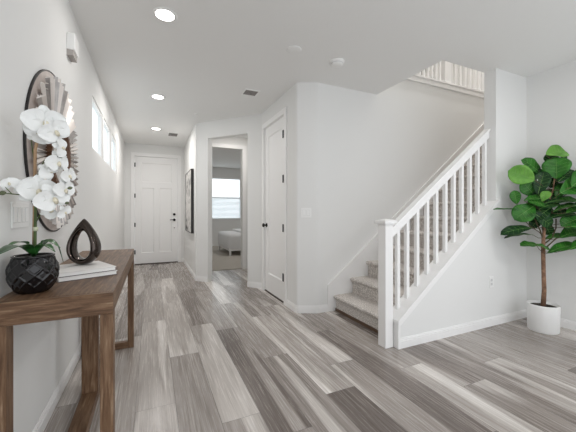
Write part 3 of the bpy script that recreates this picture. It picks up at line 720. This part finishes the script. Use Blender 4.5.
# ------------------------------------------------------------------ potted fig tree
PC = Vector((3.618, 1.708, 0)); t = empty('potted_fig_tree', PC, label='fiddle leaf fig tree in a white round pot in the right corner', cat='potted tree')
PHT = .27
MB().lathe([(0, 0.001), (.122, .001), (.127, .008), (.133, PHT - .01), (.133, PHT), (.124, PHT), (.123, PHT - .025), (0, PHT - .03)], n=64).build('pot', M['pot'], t)
MB().lathe([(0, PHT - .02), (.10, PHT - .024), (.1225, PHT - .026), (.1225, PHT - .029), (0, PHT - .029)][::-1], n=40).build('soil', M['soil'], t)
D0 = 3.05
def L3(u, v, dd=0): return W(u, v, D0 + dd)
tk = [PC + Vector((0, 0, PHT - .03)), L3(544.2, 290), L3(543.5, 270), L3(543.2, 252), L3(543.5, 238), L3(544.5, 226), L3(546, 212), L3(549, 200), L3(553, 190), L3(554.5, 178), L3(555, 160)]
MB().tube([local(p, t) for p in tk], [.022, .019, .018, .018, .016, .012, .010, .008, .006, .005, .003], 10).build('trunk', M['bark'], t)
def branch(pts, r=.008): MB().tube([local(L3(*p), t) for p in pts], [r] + [r * .75] * (len(pts) - 1), 7).build('branch', M['twig'], t)
branch([(543.3, 240), (540, 230), (536, 222), (534, 214)]); branch([(544, 244), (552, 238), (556, 228), (556, 219, .05)])
branch([(543.5, 250), (551, 243), (560, 235), (567, 224)]); branch([(543, 236), (539, 232), (530, 226), (526, 222)], .005)
branch([(544, 226), (538, 215, .06), (533, 203, .1), (531, 195, .1)], .006)
branch([(546, 212), (558, 200, .05), (570, 192)], .004)
def fig_leaf(u, v, ang, ln, wd, tone, face=.9, dd=0, side=0, curl=.18, wav=1):
    """centre in the photo, direction of the tip (degrees, 0 = right, 90 = up), length and width in metres,
    face = how much the blade is turned towards the camera, else it lies flat"""
    c = local(L3(u, v, dd), t)
    vd = ray(u, v).normalized(); rt = Vector((cs, -sn, 0)); upv = Vector((0, 0, 1))
    a = math.radians(ang); tip = (rt * math.cos(a) + upv * math.sin(a)); tip = (tip + vd * side).normalized()
    nrm = (-vd * face + upv * (1 - face)); nrm = (nrm - tip * nrm.dot(tip))
    if nrm.length < .05: nrm = tip.orthogonal()
    nrm.normalize(); sd = nrm.cross(tip)
    nu, nv = 14, 8; vs = []
    def wprof(s_):   # fiddle shape: narrow base, broad rounded end
        return (math.sin(PI * s_ ** 1.25) ** .55 if 0 < s_ < 1 else 0) * (.72 + .28 * s_)
    def pos(s_, q_):
        x = (s_ - .5) * ln; y = q_ * wd / 2 * wprof(s_)
        z = -curl * ln * (s_ - .4) ** 2 * 1.6 + abs(q_) ** 1.5 * wd * .10 * wprof(s_) + .004 * wav * math.sin(s_ * 15 + q_ * 2) * abs(q_)
        return c + tip * x + sd * y + nrm * z
    for i in range(nu + 1):
        for j in range(nv + 1): vs.append(pos(i / nu, j / nv * 2 - 1))
    wv_ = [q + t.location for q in vs]      # keep the leaf clear of the two walls of the corner
    if max(q.x for q in wv_) > XR - .02 or max(q.y for q in wv_) > YK - .03:
        if dd > -.6: return fig_leaf(u, v, ang, ln, wd, tone, face, dd - .03, side, curl, wav)
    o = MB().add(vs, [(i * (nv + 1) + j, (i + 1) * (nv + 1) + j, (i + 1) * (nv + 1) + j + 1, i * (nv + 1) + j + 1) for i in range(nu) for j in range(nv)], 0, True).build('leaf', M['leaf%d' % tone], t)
    so = o.modifiers.new('thickness', 'SOLIDIFY'); so.thickness = .0014; so.offset = -1
    vn = MB(); vn.tube([pos(i / 10 * .93, 0) + nrm * .0008 for i in range(11)], [.0024 * (1 - i / 14) for i in range(11)], 5)
    for s_ in (.3, .45, .6, .75):
        for q_ in (-1, 1): vn.tube([pos(s_, 0) + nrm * .0006, pos(s_ + .07, .45 * q_) + nrm * .0006, pos(min(.95, s_ + .11), .85 * q_) + nrm * .0006], .0011, 4)
    vn.build('leaf_vein', M['vein'], o)
    # petiole
    b0 = pos(0, 0); kz = min(tk[3:], key=lambda p: (local(p, t) - b0).length + .5 * max(0, local(p, t).z - b0.z))
    e_ = local(kz, t); mid_ = b0.lerp(e_, .5) - Vector((0, 0, .015))
    if (b0 - e_).length < .32: MB().tube([e_, mid_, b0], [.004, .003, .0025], 5).build('petiole', M['twig'], t)
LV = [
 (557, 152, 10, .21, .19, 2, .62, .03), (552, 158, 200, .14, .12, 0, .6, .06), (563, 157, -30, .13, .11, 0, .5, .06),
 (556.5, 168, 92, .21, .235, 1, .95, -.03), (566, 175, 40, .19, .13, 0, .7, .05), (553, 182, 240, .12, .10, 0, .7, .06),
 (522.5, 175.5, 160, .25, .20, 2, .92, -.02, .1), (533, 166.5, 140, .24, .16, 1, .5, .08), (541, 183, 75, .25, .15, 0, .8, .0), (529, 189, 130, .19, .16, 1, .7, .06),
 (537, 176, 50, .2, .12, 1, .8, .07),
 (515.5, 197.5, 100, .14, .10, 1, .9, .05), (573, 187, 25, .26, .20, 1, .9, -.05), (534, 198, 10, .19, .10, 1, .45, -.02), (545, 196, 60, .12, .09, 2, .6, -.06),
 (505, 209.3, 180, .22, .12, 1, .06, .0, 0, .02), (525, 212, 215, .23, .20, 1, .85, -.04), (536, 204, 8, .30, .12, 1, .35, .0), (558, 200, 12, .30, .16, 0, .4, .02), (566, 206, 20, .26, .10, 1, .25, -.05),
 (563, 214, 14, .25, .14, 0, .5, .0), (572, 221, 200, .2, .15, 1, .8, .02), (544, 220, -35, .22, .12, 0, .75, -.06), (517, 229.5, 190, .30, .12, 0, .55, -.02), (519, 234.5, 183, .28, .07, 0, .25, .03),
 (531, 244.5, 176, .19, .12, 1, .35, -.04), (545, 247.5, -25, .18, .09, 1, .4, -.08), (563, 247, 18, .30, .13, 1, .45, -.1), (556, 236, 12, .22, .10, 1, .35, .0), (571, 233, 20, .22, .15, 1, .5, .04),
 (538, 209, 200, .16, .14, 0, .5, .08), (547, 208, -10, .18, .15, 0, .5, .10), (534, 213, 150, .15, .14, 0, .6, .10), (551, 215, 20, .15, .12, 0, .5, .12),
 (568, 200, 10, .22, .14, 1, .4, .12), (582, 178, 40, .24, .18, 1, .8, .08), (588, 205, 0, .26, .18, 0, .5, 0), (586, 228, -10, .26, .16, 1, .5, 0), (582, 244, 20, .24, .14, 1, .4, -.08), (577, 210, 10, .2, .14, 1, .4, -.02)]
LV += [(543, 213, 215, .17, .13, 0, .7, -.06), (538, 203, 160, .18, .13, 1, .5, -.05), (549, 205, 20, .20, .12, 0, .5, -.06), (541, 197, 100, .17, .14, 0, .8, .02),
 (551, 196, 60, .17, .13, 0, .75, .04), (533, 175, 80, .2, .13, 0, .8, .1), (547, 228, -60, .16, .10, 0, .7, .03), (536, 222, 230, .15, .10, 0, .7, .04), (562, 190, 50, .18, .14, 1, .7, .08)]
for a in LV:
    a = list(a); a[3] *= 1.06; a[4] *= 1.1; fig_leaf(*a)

# ------------------------------------------------------------------ bed in the bedroom
bx0, by0 = 2.05, 7.95
t = empty('bed', (2.8, 8.7, .012), label='bed with white cover and white legs seen through the bedroom doorway', cat='bed')
def soft(x0, x1, y0, y1, z0, z1, name, m, bev):
    o = rel(MB().box(x0, x1, y0, y1, z0, z1), t).build(name, m, t); b = o.modifiers.new('b', 'BEVEL'); b.width = bev; b.segments = 4
    for p in o.data.polygons: p.use_smooth = True
    return o

bx, by, bX, bY = 1.88, 7.98, 3.95, 9.42
rel(MB().box(bx + .02, bX, by + .02, bY - .02, .14, .26), t).build('bed_frame', M['trim'], t)
soft(bx + .02, bX - .02, by + .03, bY - .03, .262, .50, 'mattress', M['bed'], .05)
soft(bx - .02, bX - .1, by - .01, bY + .01, .15, .60, 'duvet', M['bed'], .11)
soft(2.3, 3.1, by + .1, bY - .1, .60, .66, 'folded_throw', M['bed'], .028)
for x in (bx + .02, bX - .06):
    for y in (by, bY - .06): rel(MB().box(x, x + .05, y + .02, y + .06, .0, .14), t).build('leg', M['trim'], t)
